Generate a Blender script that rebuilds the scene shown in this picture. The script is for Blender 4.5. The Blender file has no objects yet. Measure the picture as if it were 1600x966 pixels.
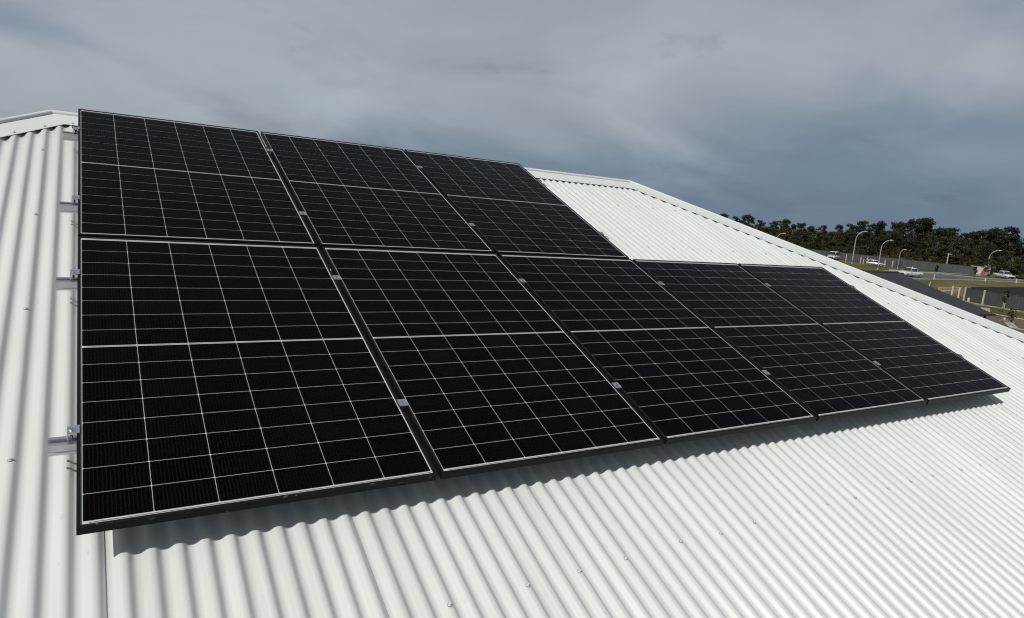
import bpy, math, random
from mathutils import Vector, Matrix, noise
random.seed(7)
S = bpy.context.scene
COL = S.collection

# ------------------------------------------------------------------ camera
cd = bpy.data.cameras.new('camera'); cam = bpy.data.objects.new('camera', cd); COL.objects.link(cam)
cd.sensor_width = 36.0; cd.lens = 36.0 * 1069.756 / 1600.0
cd.clip_start = 0.05; cd.clip_end = 6000.0
RX = Vector((0.848155978, -0.522505663, 0.087288423))
UP = Vector((0.007506156, 0.176610920, 0.984252122))
BK = -Vector((0.529693396, 0.834144121, -0.153715616))
CAM = Vector((0.0, 0.0, 7.6))
cam.matrix_world = Matrix(((RX.x, UP.x, BK.x, CAM.x), (RX.y, UP.y, BK.y, CAM.y), (RX.z, UP.z, BK.z, CAM.z), (0, 0, 0, 1)))
S.camera = cam

# ------------------------------------------------------------------ sky, sun, exposure
SUN_DIR = Vector((-0.746, -0.410, 0.912)).normalized()      # towards the sun
world = bpy.data.worlds.new('World'); S.world = world; world.use_nodes = True
world.cycles.sampling_method = 'MANUAL'; world.cycles.sample_map_resolution = 256
nt = world.node_tree; nt.nodes.clear()
def wn(t, **k):
    n = nt.nodes.new(t)
    for a, b in k.items(): setattr(n, a, b)
    return n
L = nt.links.new
out = wn('ShaderNodeOutputWorld'); bg = wn('ShaderNodeBackground'); bg.inputs['Strength'].default_value = 0.1
sky = wn('ShaderNodeTexSky'); sky.sky_type = 'NISHITA'; sky.sun_disc = False
sky.sun_elevation = math.asin(SUN_DIR.z); sky.sun_rotation = math.atan2(SUN_DIR.x, SUN_DIR.y)
sky.altitude = 20.0; sky.dust_density = 1.5
tc = wn('ShaderNodeTexCoord'); sep = wn('ShaderNodeSeparateXYZ'); L(tc.outputs['Generated'], sep.inputs[0])
def wmath(op, a, b=None, clamp=False):
    n = wn('ShaderNodeMath', operation=op); n.use_clamp = clamp
    for i, v in enumerate((a, b)):
        if v is None: continue
        if isinstance(v, (int, float)): n.inputs[i].default_value = v
        else: L(v, n.inputs[i])
    return n.outputs[0]
zpos = wmath('MAXIMUM', sep.outputs['Z'], 0.0)
den = wmath('ADD', zpos, 0.26)
px = wmath('DIVIDE', sep.outputs['X'], den); py = wmath('DIVIDE', sep.outputs['Y'], den)
comb = wn('ShaderNodeCombineXYZ'); L(px, comb.inputs[0]); L(py, comb.inputs[1])
def wnoise(scale, detail, rough, dist, off=(0, 0, 0)):
    mp = wn('ShaderNodeMapping'); mp.inputs['Location'].default_value = off; L(comb.outputs[0], mp.inputs[0])
    n = wn('ShaderNodeTexNoise'); n.inputs['Scale'].default_value = scale; n.inputs['Detail'].default_value = detail
    n.inputs['Roughness'].default_value = rough; n.inputs['Distortion'].default_value = dist
    L(mp.outputs[0], n.inputs['Vector']); return n.outputs['Fac']
nA = wnoise(0.55, 3.0, 0.5, 0.4, (3.1, 1.7, 0.0))      # broad banks
nB = wnoise(1.5, 5.0, 0.5, 0.6, (8.2, 4.4, 0.0))      # streaks
nC = wnoise(0.9, 1.0, 0.5, 0.0, (1.2, 9.4, 0.0))       # tint
OFF_D = (9.4, 5.5, 0.0); OFF_E = (2.0, 5.0, 0.0)
# height of the far cloud bank, broken up by noise
# the bank stands highest towards azimuth 75 degrees and sinks away from it
toward = wmath('ADD', wmath('MULTIPLY', sep.outputs['X'], 0.966), wmath('MULTIPLY', sep.outputs['Y'], 0.259))
lift = wmath('ADD', wmath('MULTIPLY', wmath('SUBTRACT', 0.93, toward), 0.14), 0.022)
h0 = wmath('ADD', wmath('ADD', zpos, lift), wmath('MULTIPLY', wmath('SUBTRACT', nA, 0.5), 0.16))
h1 = wmath('ADD', h0, wmath('MULTIPLY', wmath('SUBTRACT', nB, 0.5), 0.10))
ramp = wn('ShaderNodeValToRGB'); L(h1, ramp.inputs[0]); cr = ramp.color_ramp; cr.interpolation = 'B_SPLINE'
stops = [(0.0, (1.42, 2.02, 2.80)), (0.05, (1.26, 1.85, 2.70)), (0.09, (1.45, 2.05, 2.85)), (0.135, (2.5, 2.95, 3.5)),
         (0.19, (3.65, 3.95, 4.35)), (0.28, (3.55, 3.85, 4.25)), (0.45, (3.45, 3.75, 4.15)), (1.0, (3.4, 3.65, 4.0))]
while len(cr.elements) < len(stops): cr.elements.new(0.5)
for e, (p_, c_) in zip(cr.elements, stops): e.position = p_; e.color = (*[v / 5 for v in c_], 1)
mul = wn('ShaderNodeMix', data_type='RGBA', blend_type='MULTIPLY'); mul.inputs[0].default_value = 1.0
mapB = wn('ShaderNodeMapRange'); L(nB, mapB.inputs[0])
mapB.inputs[1].default_value = 0.25; mapB.inputs[2].default_value = 0.75; mapB.inputs[3].default_value = 4.3; mapB.inputs[4].default_value = 5.9
L(ramp.outputs[0], mul.inputs[6]); L(mapB.outputs[0], mul.inputs[7])
tint = wn('ShaderNodeMix', data_type='RGBA', blend_type='MULTIPLY'); tint.inputs[0].default_value = 1.0
tr = wn('ShaderNodeValToRGB'); L(nC, tr.inputs[0])
tr.color_ramp.elements[0].position = 0.35; tr.color_ramp.elements[0].color = (0.95, 1.0, 1.01, 1)
tr.color_ramp.elements[1].position = 0.65; tr.color_ramp.elements[1].color = (1.01, 1.0, 1.01, 1)
L(mul.outputs[2], tint.inputs[6]); L(tr.outputs[0], tint.inputs[7])
# thinner places where the blue behind shows, and small dark scud under the sheet
nD = wnoise(1.15, 4.0, 0.5, 0.35, OFF_D)
opn = wn('ShaderNodeMapRange'); opn.interpolation_type = 'SMOOTHSTEP'; L(nD, opn.inputs[0])
opn.inputs[1].default_value = 0.50; opn.inputs[2].default_value = 0.70; opn.inputs[3].default_value = 0.0; opn.inputs[4].default_value = 0.66
gap = wn('ShaderNodeMix', data_type='RGBA'); L(opn.outputs[0], gap.inputs[0]); L(tint.outputs[2], gap.inputs[6]); gap.inputs[7].default_value = (1.75, 2.35, 3.15, 1)
nE = wnoise(3.0, 6.0, 0.62, 0.15, OFF_E)
scd = wn('ShaderNodeMapRange'); scd.interpolation_type = 'SMOOTHSTEP'; L(nE, scd.inputs[0])
scd.inputs[1].default_value = 0.60; scd.inputs[2].default_value = 0.74; scd.inputs[3].default_value = 1.0; scd.inputs[4].default_value = 0.86
scm = wn('ShaderNodeMix', data_type='RGBA', blend_type='MULTIPLY'); scm.inputs[0].default_value = 1.0; L(gap.outputs[2], scm.inputs[6]); L(scd.outputs[0], scm.inputs[7])
mixs = wn('ShaderNodeMix', data_type='RGBA'); mixs.inputs[0].default_value = 0.93
L(sky.outputs[0], mixs.inputs[6]); L(scm.outputs[2], mixs.inputs[7])
L(mixs.outputs[2], bg.inputs['Color']); L(bg.outputs[0], out.inputs[0])

sd = bpy.data.lights.new('sun', 'SUN'); sd.energy = 4.6; sd.angle = math.radians(0.53); sd.color = (1.0, 0.965, 0.90)
sun = bpy.data.objects.new('sun', sd); COL.objects.link(sun)
sun.rotation_euler = SUN_DIR.to_track_quat('Z', 'Y').to_euler(); sun.location = (-20, -15, 40)
vs = S.view_settings; vs.view_transform = 'Standard'; vs.look = 'None'; vs.gamma = 1.0; vs.use_curve_mapping = False
vs.exposure = 0.0
S.cycles.pixel_filter_type = 'BLACKMAN_HARRIS'; S.cycles.filter_width = 1.15
S.cycles.max_bounces = 6; S.cycles.diffuse_bounces = 3; S.cycles.glossy_bounces = 3; S.cycles.transparent_max_bounces = 8; S.cycles.transmission_bounces = 2

# ------------------------------------------------------------------ helpers
def link(o, parent=None):
    COL.objects.link(o)
    if parent is not None: o.parent = parent
    return o
def mesh(name, vs_, fs_, mats, smooth=False, midx=None):
    m = bpy.data.meshes.new(name); m.from_pydata([tuple(v) for v in vs_], [], fs_)
    for a in (mats if isinstance(mats, (list, tuple)) else [mats]): m.materials.append(a)
    if midx: m.polygons.foreach_set('material_index', midx)
    if smooth: m.polygons.foreach_set('use_smooth', [True] * len(m.polygons))
    m.update(); return m
def obj(name, me, parent=None, loc=(0, 0, 0), rot=(0, 0, 0), scale=(1, 1, 1)):
    o = bpy.data.objects.new(name, me); link(o, parent); o.location = loc; o.rotation_euler = rot; o.scale = scale; return o
def empty(name, loc, rot=(0, 0, 0)):
    o = bpy.data.objects.new(name, None); link(o); o.location = loc; o.rotation_euler = rot; o.empty_display_size = 0.3; return o
def tag(o, label, cat, group=None):
    o['label'] = label; o['category'] = cat
    if group: o['group'] = group
    return o
def kind(o, k): o['kind'] = k; return o
class MB:
    def __init__(s): s.v = []; s.f = []; s.m = []
    def add(s, vs_, fs_, mi=0):
        b = len(s.v); s.v += [tuple(x) for x in vs_]; s.f += [tuple(b + i for i in f) for f in fs_]; s.m += [mi] * len(fs_)
    def box(s, x0, x1, y0, y1, z0, z1, mi=0):
        s.add([(x0, y0, z0), (x1, y0, z0), (x1, y1, z0), (x0, y1, z0), (x0, y0, z1), (x1, y0, z1), (x1, y1, z1), (x0, y1, z1)],
              [(0, 3, 2, 1), (4, 5, 6, 7), (0, 1, 5, 4), (1, 2, 6, 5), (2, 3, 7, 6), (3, 0, 4, 7)], mi)
    def tube(s, pts, rad, n=8, cap=True, mi=0):
        pts = [Vector(p) for p in pts]; rad = rad if isinstance(rad, (list, tuple)) else [rad] * len(pts); rings = []
        for i, p in enumerate(pts):
            d = (pts[min(i + 1, len(pts) - 1)] - pts[max(i - 1, 0)]).normalized()
            a = d.cross(Vector((0, 0, 1)) if abs(d.z) < 0.9 else Vector((1, 0, 0))).normalized(); b = d.cross(a)
            rings.append([p + (a * math.cos(t) + b * math.sin(t)) * rad[i] for t in [2 * math.pi * k / n for k in range(n)]])
        vs_ = [q for r in rings for q in r]; fs_ = []
        for i in range(len(pts) - 1):
            for k in range(n):
                fs_.append((i * n + k, i * n + (k + 1) % n, (i + 1) * n + (k + 1) % n, (i + 1) * n + k))
        if cap: fs_ += [tuple(range(n - 1, -1, -1)), tuple(range((len(pts) - 1) * n, len(pts) * n))]
        s.add(vs_, fs_, mi)
    def prism(s, poly, axis, a, b, mi=0):
        # poly: list of 2-D points, swept along axis 'x' (poly=(y,z)), 'y' (poly=(x,z)) or 'z' (poly=(x,y)) from a to b
        def P(q, t): return {'x': (t, q[0], q[1]), 'y': (q[0], t, q[1]), 'z': (q[0], q[1], t)}[axis]
        n = len(poly); vs_ = [P(q, a) for q in poly] + [P(q, b) for q in poly]
        s.add(vs_, [tuple(range(n - 1, -1, -1)), tuple(range(n, 2 * n))] + [(i, (i + 1) % n, n + (i + 1) % n, n + i) for i in range(n)], mi)
    def mesh(s, name, mats, smooth=False): return mesh(name, s.v, s.f, mats, smooth, s.m)

# ------------------------------------------------------------------ materials
def mat(name, col, rough=0.6, metal=0.0, spec=0.5, coat=0.0):
    m = bpy.data.materials.new(name); m.use_nodes = True; b = m.node_tree.nodes['Principled BSDF']
    b.inputs['Base Color'].default_value = (*col, 1); b.inputs['Roughness'].default_value = rough
    b.inputs['Metallic'].default_value = metal; b.inputs['Specular IOR Level'].default_value = spec
    b.inputs['Coat Weight'].default_value = coat
    return m
def varied(m, c0, c1, scale=4.0, detail=6.0, coord='Object', lo=0.35, hi=0.65, rough=None, stretch=(1, 1, 1), bump=0.0, bscale=None):
    t = m.node_tree; b = t.nodes['Principled BSDF']; l = t.links.new
    tcn = t.nodes.new('ShaderNodeTexCoord'); mp = t.nodes.new('ShaderNodeMapping'); mp.inputs['Scale'].default_value = stretch
    l(tcn.outputs[coord], mp.inputs[0])
    n = t.nodes.new('ShaderNodeTexNoise'); n.inputs['Scale'].default_value = scale; n.inputs['Detail'].default_value = detail
    l(mp.outputs[0], n.inputs['Vector'])
    r = t.nodes.new('ShaderNodeValToRGB'); l(n.outputs['Fac'], r.inputs[0])
    r.color_ramp.elements[0].position = lo; r.color_ramp.elements[0].color = (*c0, 1)
    r.color_ramp.elements[1].position = hi; r.color_ramp.elements[1].color = (*c1, 1)
    l(r.outputs[0], b.inputs['Base Color'])
    if rough:
        mr = t.nodes.new('ShaderNodeMapRange'); mr.inputs[3].default_value = rough[0]; mr.inputs[4].default_value = rough[1]
        l(n.outputs['Fac'], mr.inputs[0]); l(mr.outputs[0], b.inputs['Roughness'])
    if bump:
        n2 = t.nodes.new('ShaderNodeTexNoise'); n2.inputs['Scale'].default_value = bscale or scale * 6; n2.inputs['Detail'].default_value = 4
        l(mp.outputs[0], n2.inputs['Vector'])
        bp = t.nodes.new('ShaderNodeBump'); bp.inputs['Strength'].default_value = bump; l(n2.outputs['Fac'], bp.inputs['Height'])
        l(bp.outputs[0], b.inputs['Normal'])
    return m
M = {}
M['roof'] = mat('white_roof_paint', (0.455, 0.472, 0.452), 0.36, 0, 0.6)
varied(M['roof'], (0.415, 0.436, 0.429), (0.452, 0.472, 0.466), 1.6, 8.0, 'Object', 0.30, 0.72, (0.27, 0.42), (1.6, 0.5, 0.5))
def roof_wear(m):
    # run-off streaks down the slope and scattered scuffs and spots
    t = m.node_tree; b = t.nodes['Principled BSDF']; l = t.links.new; src = b.inputs['Base Color'].links[0].from_socket
    tcn = t.nodes.new('ShaderNodeTexCoord')
    def layer(src, stretch, scale, detail, lo, hi, col, fac):
        mp = t.nodes.new('ShaderNodeMapping'); mp.inputs['Scale'].default_value = stretch; l(tcn.outputs['Object'], mp.inputs[0])
        n = t.nodes.new('ShaderNodeTexNoise'); n.inputs['Scale'].default_value = scale; n.inputs['Detail'].default_value = detail; l(mp.outputs[0], n.inputs['Vector'])
        mr = t.nodes.new('ShaderNodeMapRange'); mr.inputs[1].default_value = lo; mr.inputs[2].default_value = hi; mr.inputs[4].default_value = fac; l(n.outputs['Fac'], mr.inputs[0])
        mx = t.nodes.new('ShaderNodeMix'); mx.data_type = 'RGBA'; l(mr.outputs[0], mx.inputs[0]); l(src, mx.inputs[6]); mx.inputs[7].default_value = (*col, 1); return mx.outputs[2]
    src = layer(src, (14.0, 0.5, 0.5), 1.0, 5, 0.52, 0.78, (0.33, 0.345, 0.33), 0.55)
    src = layer(src, (1.0, 0.45, 0.45), 26.0, 3, 0.70, 0.80, (0.22, 0.22, 0.20), 0.40)
    src = layer(src, (1.0, 0.3, 0.3), 2.3, 6, 0.58, 0.75, (0.37, 0.37, 0.345), 0.45)
    l(src, b.inputs['Base Color'])
roof_wear(M['roof'])
M['cap'] = mat('white_cap_paint', (0.452, 0.472, 0.465), 0.45, 0, 0.4)
varied(M['cap'], (0.435, 0.457, 0.450), (0.468, 0.488, 0.482), 3.0, 6.0, 'Object', 0.3, 0.7, (0.38, 0.5))
M['screw'] = mat('screw_painted', (0.43, 0.45, 0.44), 0.4, 0.0)
M['washer'] = mat('screw_washer', (0.17, 0.175, 0.17), 0.6)
M['alu'] = mat('aluminium', (0.55, 0.56, 0.58), 0.34, 1.0)
M['bolt'] = mat('steel_bolt', (0.42, 0.42, 0.43), 0.3, 1.0)
M['frame'] = mat('black_anodised_frame', (0.005, 0.005, 0.0055), 0.5, 0.0, 0.10)
M['back'] = mat('white_backsheet', (0.37, 0.37, 0.385), 0.6)
M['ribbon'] = mat('ribbon', (0.06, 0.06, 0.062), 0.5, 0.2)
M['black'] = mat('black_rubber', (0.012, 0.012, 0.012), 0.6)
# cell: near-black silicon with fine silver finger lines along its length
M['cell'] = mat('silicon_cell', (0.003, 0.003, 0.004), 0.6, 0, 0.0)
def cell_nodes(m):
    t = m.node_tree; b = t.nodes['Principled BSDF']; l = t.links.new
    tcn = t.nodes.new('ShaderNodeTexCoord'); sp = t.nodes.new('ShaderNodeSeparateXYZ'); l(tcn.outputs['Object'], sp.inputs[0])
    def mm(op, a, bb):
        n = t.nodes.new('ShaderNodeMath'); n.operation = op
        for i, v in enumerate((a, bb)):
            if isinstance(v, (int, float)): n.inputs[i].default_value = v
            else: l(v, n.inputs[i])
        return n.outputs[0]
    ph = mm('FRACT', mm('MULTIPLY', mm('ADD', sp.outputs['X'], 0.091), 1 / 0.011375), 0.0)
    line = mm('POWER', mm('SUBTRACT', 1.0, mm('MULTIPLY', mm('ABSOLUTE', mm('SUBTRACT', ph, 0.5), 0.0), 2.0)), 4.0)
    info = t.nodes.new('ShaderNodeObjectInfo')
    base = t.nodes.new('ShaderNodeMix'); base.data_type = 'RGBA'; l(info.outputs['Random'], base.inputs[0])
    base.inputs[6].default_value = (0.0005, 0.0005, 0.0007, 1); base.inputs[7].default_value = (0.0012, 0.0012, 0.0019, 1)
    mx = t.nodes.new('ShaderNodeMix'); mx.data_type = 'RGBA'; l(line, mx.inputs[0])
    l(base.outputs[2], mx.inputs[6]); mx.inputs[7].default_value = (0.0052, 0.0052, 0.0057, 1); l(mx.outputs[2], b.inputs['Base Color'])
cell_nodes(M['cell'])
def glass_mat():
    m = bpy.data.materials.new('panel_glass'); m.use_nodes = True; t = m.node_tree; t.nodes.clear(); l = t.links.new
    o = t.nodes.new('ShaderNodeOutputMaterial'); mx = t.nodes.new('ShaderNodeMixShader')
    tr_ = t.nodes.new('ShaderNodeBsdfTransparent'); gl = t.nodes.new('ShaderNodeBsdfGlossy'); fr = t.nodes.new('ShaderNodeFresnel')
    fr.inputs['IOR'].default_value = 1.085; gl.inputs['Roughness'].default_value = 0.09
    tcn = t.nodes.new('ShaderNodeTexCoord'); n = t.nodes.new('ShaderNodeTexNoise'); n.inputs['Scale'].default_value = 5.0; n.inputs['Detail'].default_value = 5
    l(tcn.outputs['Object'], n.inputs['Vector']); mr = t.nodes.new('ShaderNodeMapRange'); mr.inputs[3].default_value = 0.05; mr.inputs[4].default_value = 0.18
    l(n.outputs['Fac'], mr.inputs[0]); l(mr.outputs[0], gl.inputs['Roughness'])
    geo = t.nodes.new('ShaderNodeNewGeometry'); ff = t.nodes.new('ShaderNodeMath'); ff.operation = 'SUBTRACT'; ff.inputs[0].default_value = 1.0
    l(geo.outputs['Backfacing'], ff.inputs[1]); fm = t.nodes.new('ShaderNodeMath'); fm.operation = 'MULTIPLY'
    l(fr.outputs[0], fm.inputs[0]); l(ff.outputs[0], fm.inputs[1])      # one reflection, off the outer face
    l(fm.outputs[0], mx.inputs[0]); l(tr_.outputs[0], mx.inputs[1]); l(gl.outputs[0], mx.inputs[2]); l(mx.outputs[0], o.inputs[0])
    return m
M['glass'] = glass_mat()
# scuffed frame bar: chips of bare metal and dried dirt
M['scuffed'] = mat('scuffed_black_frame', (0.005, 0.005, 0.0055), 0.5, 0.0, 0.10)
varied(M['scuffed'], (0.006, 0.006, 0.0065), (0.14, 0.14, 0.125), 60.0, 3.0, 'Object', 0.68, 0.74, None, (0.6, 1.0, 1.6))

# ------------------------------------------------------------------ roof frame of reference (u along the eave, v up the slope, w off the slope)
PITCH = math.radians(22.5); CP, SP = math.cos(PITCH), math.sin(PITCH)
O = Vector((-0.013652, 2.172009, 6.582612))
def W(u, v, w=0.0): return Vector((O.x + u, O.y + v * CP - w * SP, O.z + v * SP + w * CP))
ROT = (PITCH, 0, 0)
CREST, VALLEY = -0.140, -0.159
CORR, UC = 0.0762, 0.108
RU0, RU1, RV = -0.17, 5.02, 3.82        # ridge ends and ridge position on the slope
HK = 0.903                              # hip: du per dv
EAVE = -3.6

# ------------------------------------------------------------------ ground
ground = mesh('ground', [(-3000, -3000, 0), (3000, -3000, 0), (3000, 3000, 0), (-3000, 3000, 0)], [(0, 1, 2, 3)], None or mat('grass_ground', (0.10, 0.11, 0.035), 0.9, 0, 0.1))
g_m = ground.materials[0]; varied(g_m, (0.042, 0.045, 0.014), (0.080, 0.075, 0.026), 0.09, 8.0, 'Object', 0.36, 0.64, None, (1, 1, 1), 0.4, 3.0)
kind(obj('ground', ground), 'structure')

# ------------------------------------------------------------------ the house with the white roof
house = tag(empty('house', (2.4, 2.0, 0)), 'house under the white corrugated hip roof that carries the solar panels', 'house')
HL = Vector(house.location)
def hobj(name, mb_or_mesh, parent=house, **k):
    o = obj(name, mb_or_mesh, parent, **k); return o
def loc(p): return Vector(p) - HL
def corr_w(u): return (CREST + VALLEY) / 2 + (CREST - VALLEY) / 2 * (math.cos(2 * math.pi * (u - UC) / CORR) - 0.095 * math.cos(6 * math.pi * (u - UC) / CORR)) / 0.905
def vtop(u):
    if u < RU0: return RV - (RU0 - u) / HK - 0.03
    if u > RU1: return RV - (u - RU1) / HK - 0.03
    return RV - 0.03
sheets = {}
LAP0, COVER = 0.060, 0.762
def make_sheet(j):
    a = LAP0 + COVER * (j - 1) - 0.055; b = LAP0 + COVER * j
    step = CORR / 14; n = int(round((b - a) / step)); vs_ = []; fs_ = []
    sink = random.uniform(-0.0006, 0.0006)
    cols = []
    for i in range(n + 1):
        u = a + (b - a) * i / n
        vt = vtop(u)
        if vt <= EAVE + 0.02: continue
        lift = 0.0028 * max(0, 1 - (b - u) / 0.10) ** 1.5 - 0.0022 * max(0, 1 - (u - a) / 0.06)
        cols.append((u, vt, corr_w(u) + lift + sink))
    if len(cols) < 4: return None
    for u, vt, w in cols:
        vs_ += [loc(W(u, EAVE, w)), loc(W(u, vt, w))]
    for i in range(len(cols) - 1): fs_.append((2 * i, 2 * i + 2, 2 * i + 3, 2 * i + 1))
    # the folded edge of the lap gives the sheet its thickness
    u, vt, w = cols[-1]; k = len(vs_)
    vs_ += [loc(W(u + 0.0003, EAVE, w)), loc(W(u + 0.0003, vt, w)), loc(W(u + 0.0003, EAVE, w - 0.0016)), loc(W(u + 0.0003, vt, w - 0.0016))]
    fs_.append((k, k + 2, k + 3, k + 1))
    o = hobj('roof_sheet', mesh('roof_sheet', vs_, fs_, M['roof'], True)); sheets[j] = o
    return o
for j in range(-9, 17): make_sheet(j)

# roofing screws: hex head on a washer
def screw_mesh():
    mb = MB()
    def ring(r, z, n, ph=0): return [(r * math.cos(ph + 2 * math.pi * k / n), r * math.sin(ph + 2 * math.pi * k / n), z) for k in range(n)]
    def cyl(r0, r1, z0, z1, n, mi):
        a = ring(r0, z0, n); b = ring(r1, z1, n)
        mb.add(a + b, [(k, (k + 1) % n, n + (k + 1) % n, n + k) for k in range(n)] + [tuple(range(n, 2 * n))], mi)
    cyl(0.0085, 0.0085, 0.0, 0.0016, 10, 1); cyl(0.0075, 0.006, 0.0016, 0.003, 10, 0); cyl(0.0048, 0.0046, 0.003, 0.0085, 6, 0)
    return mb.mesh('screw', [M['screw'], M['washer']])
SCREW = screw_mesh()
ARR_U1 = 4 * 1.1554 + 1.123
for row in (-1.35, -0.446, 0.450, 1.362, 2.278, 3.155):
    for j in range(-1, 12):
        for q in (2, 6, 9):
            k = (j - 1) * 10 + q; u = UC + CORR * k
            if u < -0.75 or row > vtop(u) - 0.2: continue
            if -0.05 < u < ARR_U1 + 0.02 and 0 < row < 1.8: continue
            if -0.05 < u < 3.46 and 1.8 < row < 3.6: continue
            if row < -1.0 and not 2.0 < u < 6.5: continue
            jj = math.floor((u - LAP0) / COVER) + 1
            if jj not in sheets: continue
            obj('screw', SCREW, sheets[jj], loc(W(u, row + random.uniform(-0.008, 0.008), CREST + 0.0005)), (PITCH + random.uniform(-.04, .04), random.uniform(-.05, .05), random.uniform(0, 1)))

# far roof slopes (behind the ridge and at the hip ends), corrugated too
APEX_L = W(RU0, RV, CREST); APEX_R = W(RU1, RV, CREST)
run_v = (RV - EAVE)
C_FL = W(RU0 - HK * run_v, EAVE, CREST); C_FR = W(RU1 + HK * run_v, EAVE, CREST)
yc = APEX_L.y; C_BL = Vector((C_FL.x, 2 * yc - C_FL.y, C_FL.z)); C_BR = Vector((C_FR.x, 2 * yc - C_FR.y, C_FR.z))
def slope_mesh(name, e0, e1, t0, t1):
    # corrugated slope between the eave e0-e1 and the top t0-t1, ribs up the slope
    ed = (e1 - e0); ln = ed.length; ed.normalize()
    nrm = ed.cross(t0 - e0).normalized()
    if nrm.z < 0: nrm = -nrm
    upv = nrm.cross(ed); 
    if upv.z < 0: upv = -upv
    H_ = (t0 - e0).dot(upv); a = (t0 - e0).dot(ed); b = (t1 - e0).dot(ed)
    n = int(ln / (CORR / 8)); vs_ = []; fs_ = []
    for i in range(n + 1):
        x = ln * i / n
        h = H_ if a <= x <= b else (H_ * x / a if x < a else H_ * (ln - x) / (ln - b))
        h = max(0.0, h - 0.03); w = nrm * (-0.008 + 0.008 * math.cos(2 * math.pi * x / CORR))
        vs_ += [loc(e0 + ed * x + w), loc(e0 + ed * x + upv * h + w)]
    for i in range(n): fs_.append((2 * i, 2 * i + 2, 2 * i + 3, 2 * i + 1))
    return mesh(name, vs_, fs_, M['roof'], True)
hobj('roof_slope', slope_mesh('roof_slope', C_FL, C_BL, APEX_L, APEX_L))
hobj('roof_slope', slope_mesh('roof_slope', C_FR, C_BR, APEX_R, APEX_R))
hobj('roof_slope', slope_mesh('roof_slope', C_BL, C_BR, APEX_L, APEX_R))

# ridge and hip capping: two flat wings with a turned-down edge and a rolled top
WING, RR = 0.176, 0.018
def cap_profile():
    prof = [('a', WING, 0.0016), ('a', WING, 0.0040), ('a', WING - 0.004, 0.0048)]
    prof += [('a', 0.10, 0.0055), ('a', 0.030, 0.0065)]
    return prof
def make_cap(name, P0, P1, dA, nA_, dB, nB_, sA0, sA1, sB0, sB1):
    """wings lie along dA / dB from the line P0-P1; sA0.. = slide per metre of offset at each end (mitre)."""
    e = (P1 - P0).normalized(); zup = Vector((0, 0, 1)); zup = (zup - e * zup.dot(e)).normalized()
    side = e.cross(zup)
    if side.dot(dA) < 0: side = -side
    pts = []      # (point at P0 end, point at P1 end)
    prof = cap_profile()
    for _, d, h in prof: pts.append((P0 + dA * d + nA_ * h + e * sA0 * d, P1 + dA * d + nA_ * h + e * sA1 * d))
    cz = 0.011
    for k in range(11):
        t = math.radians(-28 + 236 * k / 10); q = side * (math.cos(t) * RR) + zup * (cz + math.sin(t) * RR)
        pts.append((P0 + q, P1 + q))
    for _, d, h in reversed(prof): pts.append((P0 + dB * d + nB_ * h + e * sB0 * d, P1 + dB * d + nB_ * h + e * sB1 * d))
    vs_ = [loc(p) for pr in pts for p in pr]; fs_ = [(2 * i, 2 * i + 1, 2 * i + 3, 2 * i + 2) for i in range(len(pts) - 1)]
    # rounded stop end on the roll
    n = len(prof)
    for end in (0, 1):
        b0 = len(vs_); vs_ += [loc(pts[i][end]) for i in range(n, n + 11)]
        fs_.append(tuple(range(b0, b0 + 11)) if end == 0 else tuple(range(b0 + 10, b0 - 1, -1)))
    o = hobj(name, mesh(name, vs_, fs_, M['cap'], False))
    me = o.data
    for i in range(n, n + 10): me.polygons[i].use_smooth = True
    return o
nF = Vector((0, -SP, CP)); vF = Vector((0, CP, SP)); uX = Vector((1, 0, 0))
nBk = Vector((0, SP, CP)); vB = Vector((0, -CP, SP))
nR = (C_BR - C_FR).cross(APEX_R - C_FR).normalized(); nR = nR if nR.z > 0 else -nR
nL = (C_BL - C_FL).cross(APEX_L - C_FL).normalized(); nL = nL if nL.z > 0 else -nL
sl = 0.445
ridge = make_cap('ridge_cap', APEX_L, APEX_R, -vF, nF, -vB, nBk, sl, -sl, sl, -sl)
def hip(P0, P1, nA_, nB_, inA, inB, sA, sB):
    e = (P1 - P0).normalized()
    dA = nA_.cross(e); dA = dA if dA.dot(inA - P0) > 0 else -dA
    dB = nB_.cross(e); dB = dB if dB.dot(inB - P0) > 0 else -dB
    return make_cap('hip_cap', P0, P1, dA, nA_, dB, nB_, sA, 0, sB, 0)
def end_slide(apex, corner, mid):
    a = (corner - apex).angle(mid - apex); return 1 / math.tan(a)
mR = (C_FR + C_BR) / 2; mL = (C_FL + C_BL) / 2; mF = (C_FL + C_FR) / 2; mBk = (C_BL + C_BR) / 2
sR = end_slide(APEX_R, C_FR, mR); sLk = end_slide(APEX_L, C_FL, mL)
hipR = hip(APEX_R, C_FR, nF, nR, mF, mR, sl, sR); hipL = hip(APEX_L, C_FL, nF, nL, mF, mL, sl, sLk)
hip(APEX_R, C_BR, nBk, nR, mBk, mR, sl, sR); hip(APEX_L, C_BL, nBk, nL, mBk, mL, sl, sLk)
# capping screws through every second crest, 15 mm above the lower edge
for k in range(-2, 66, 2):
    u = UC + CORR * k
    if RU0 + 0.1 < u < RU1 - 0.1:
        obj('screw', SCREW, ridge, loc(W(u, RV - WING + 0.022, CREST + 0.0058)), ROT)
hk_off = WING * math.sqrt(1 + HK * HK) - 0.03
for k in range(64, 130, 4):
    u = UC + CORR * k; v = RV - (u + hk_off - RU1) / HK
    if u > RU1 - 0.05 and v > -0.2: obj('screw', SCREW, hipR, loc(W(u, v, CREST + 0.0058)), ROT)
for k in range(-14, -2, 2):
    u = UC + CORR * k; v = RV - (RU0 - u + hk_off) / HK
    obj('screw', SCREW, hipL, loc(W(u, v, CREST + 0.0058)), ROT)
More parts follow.
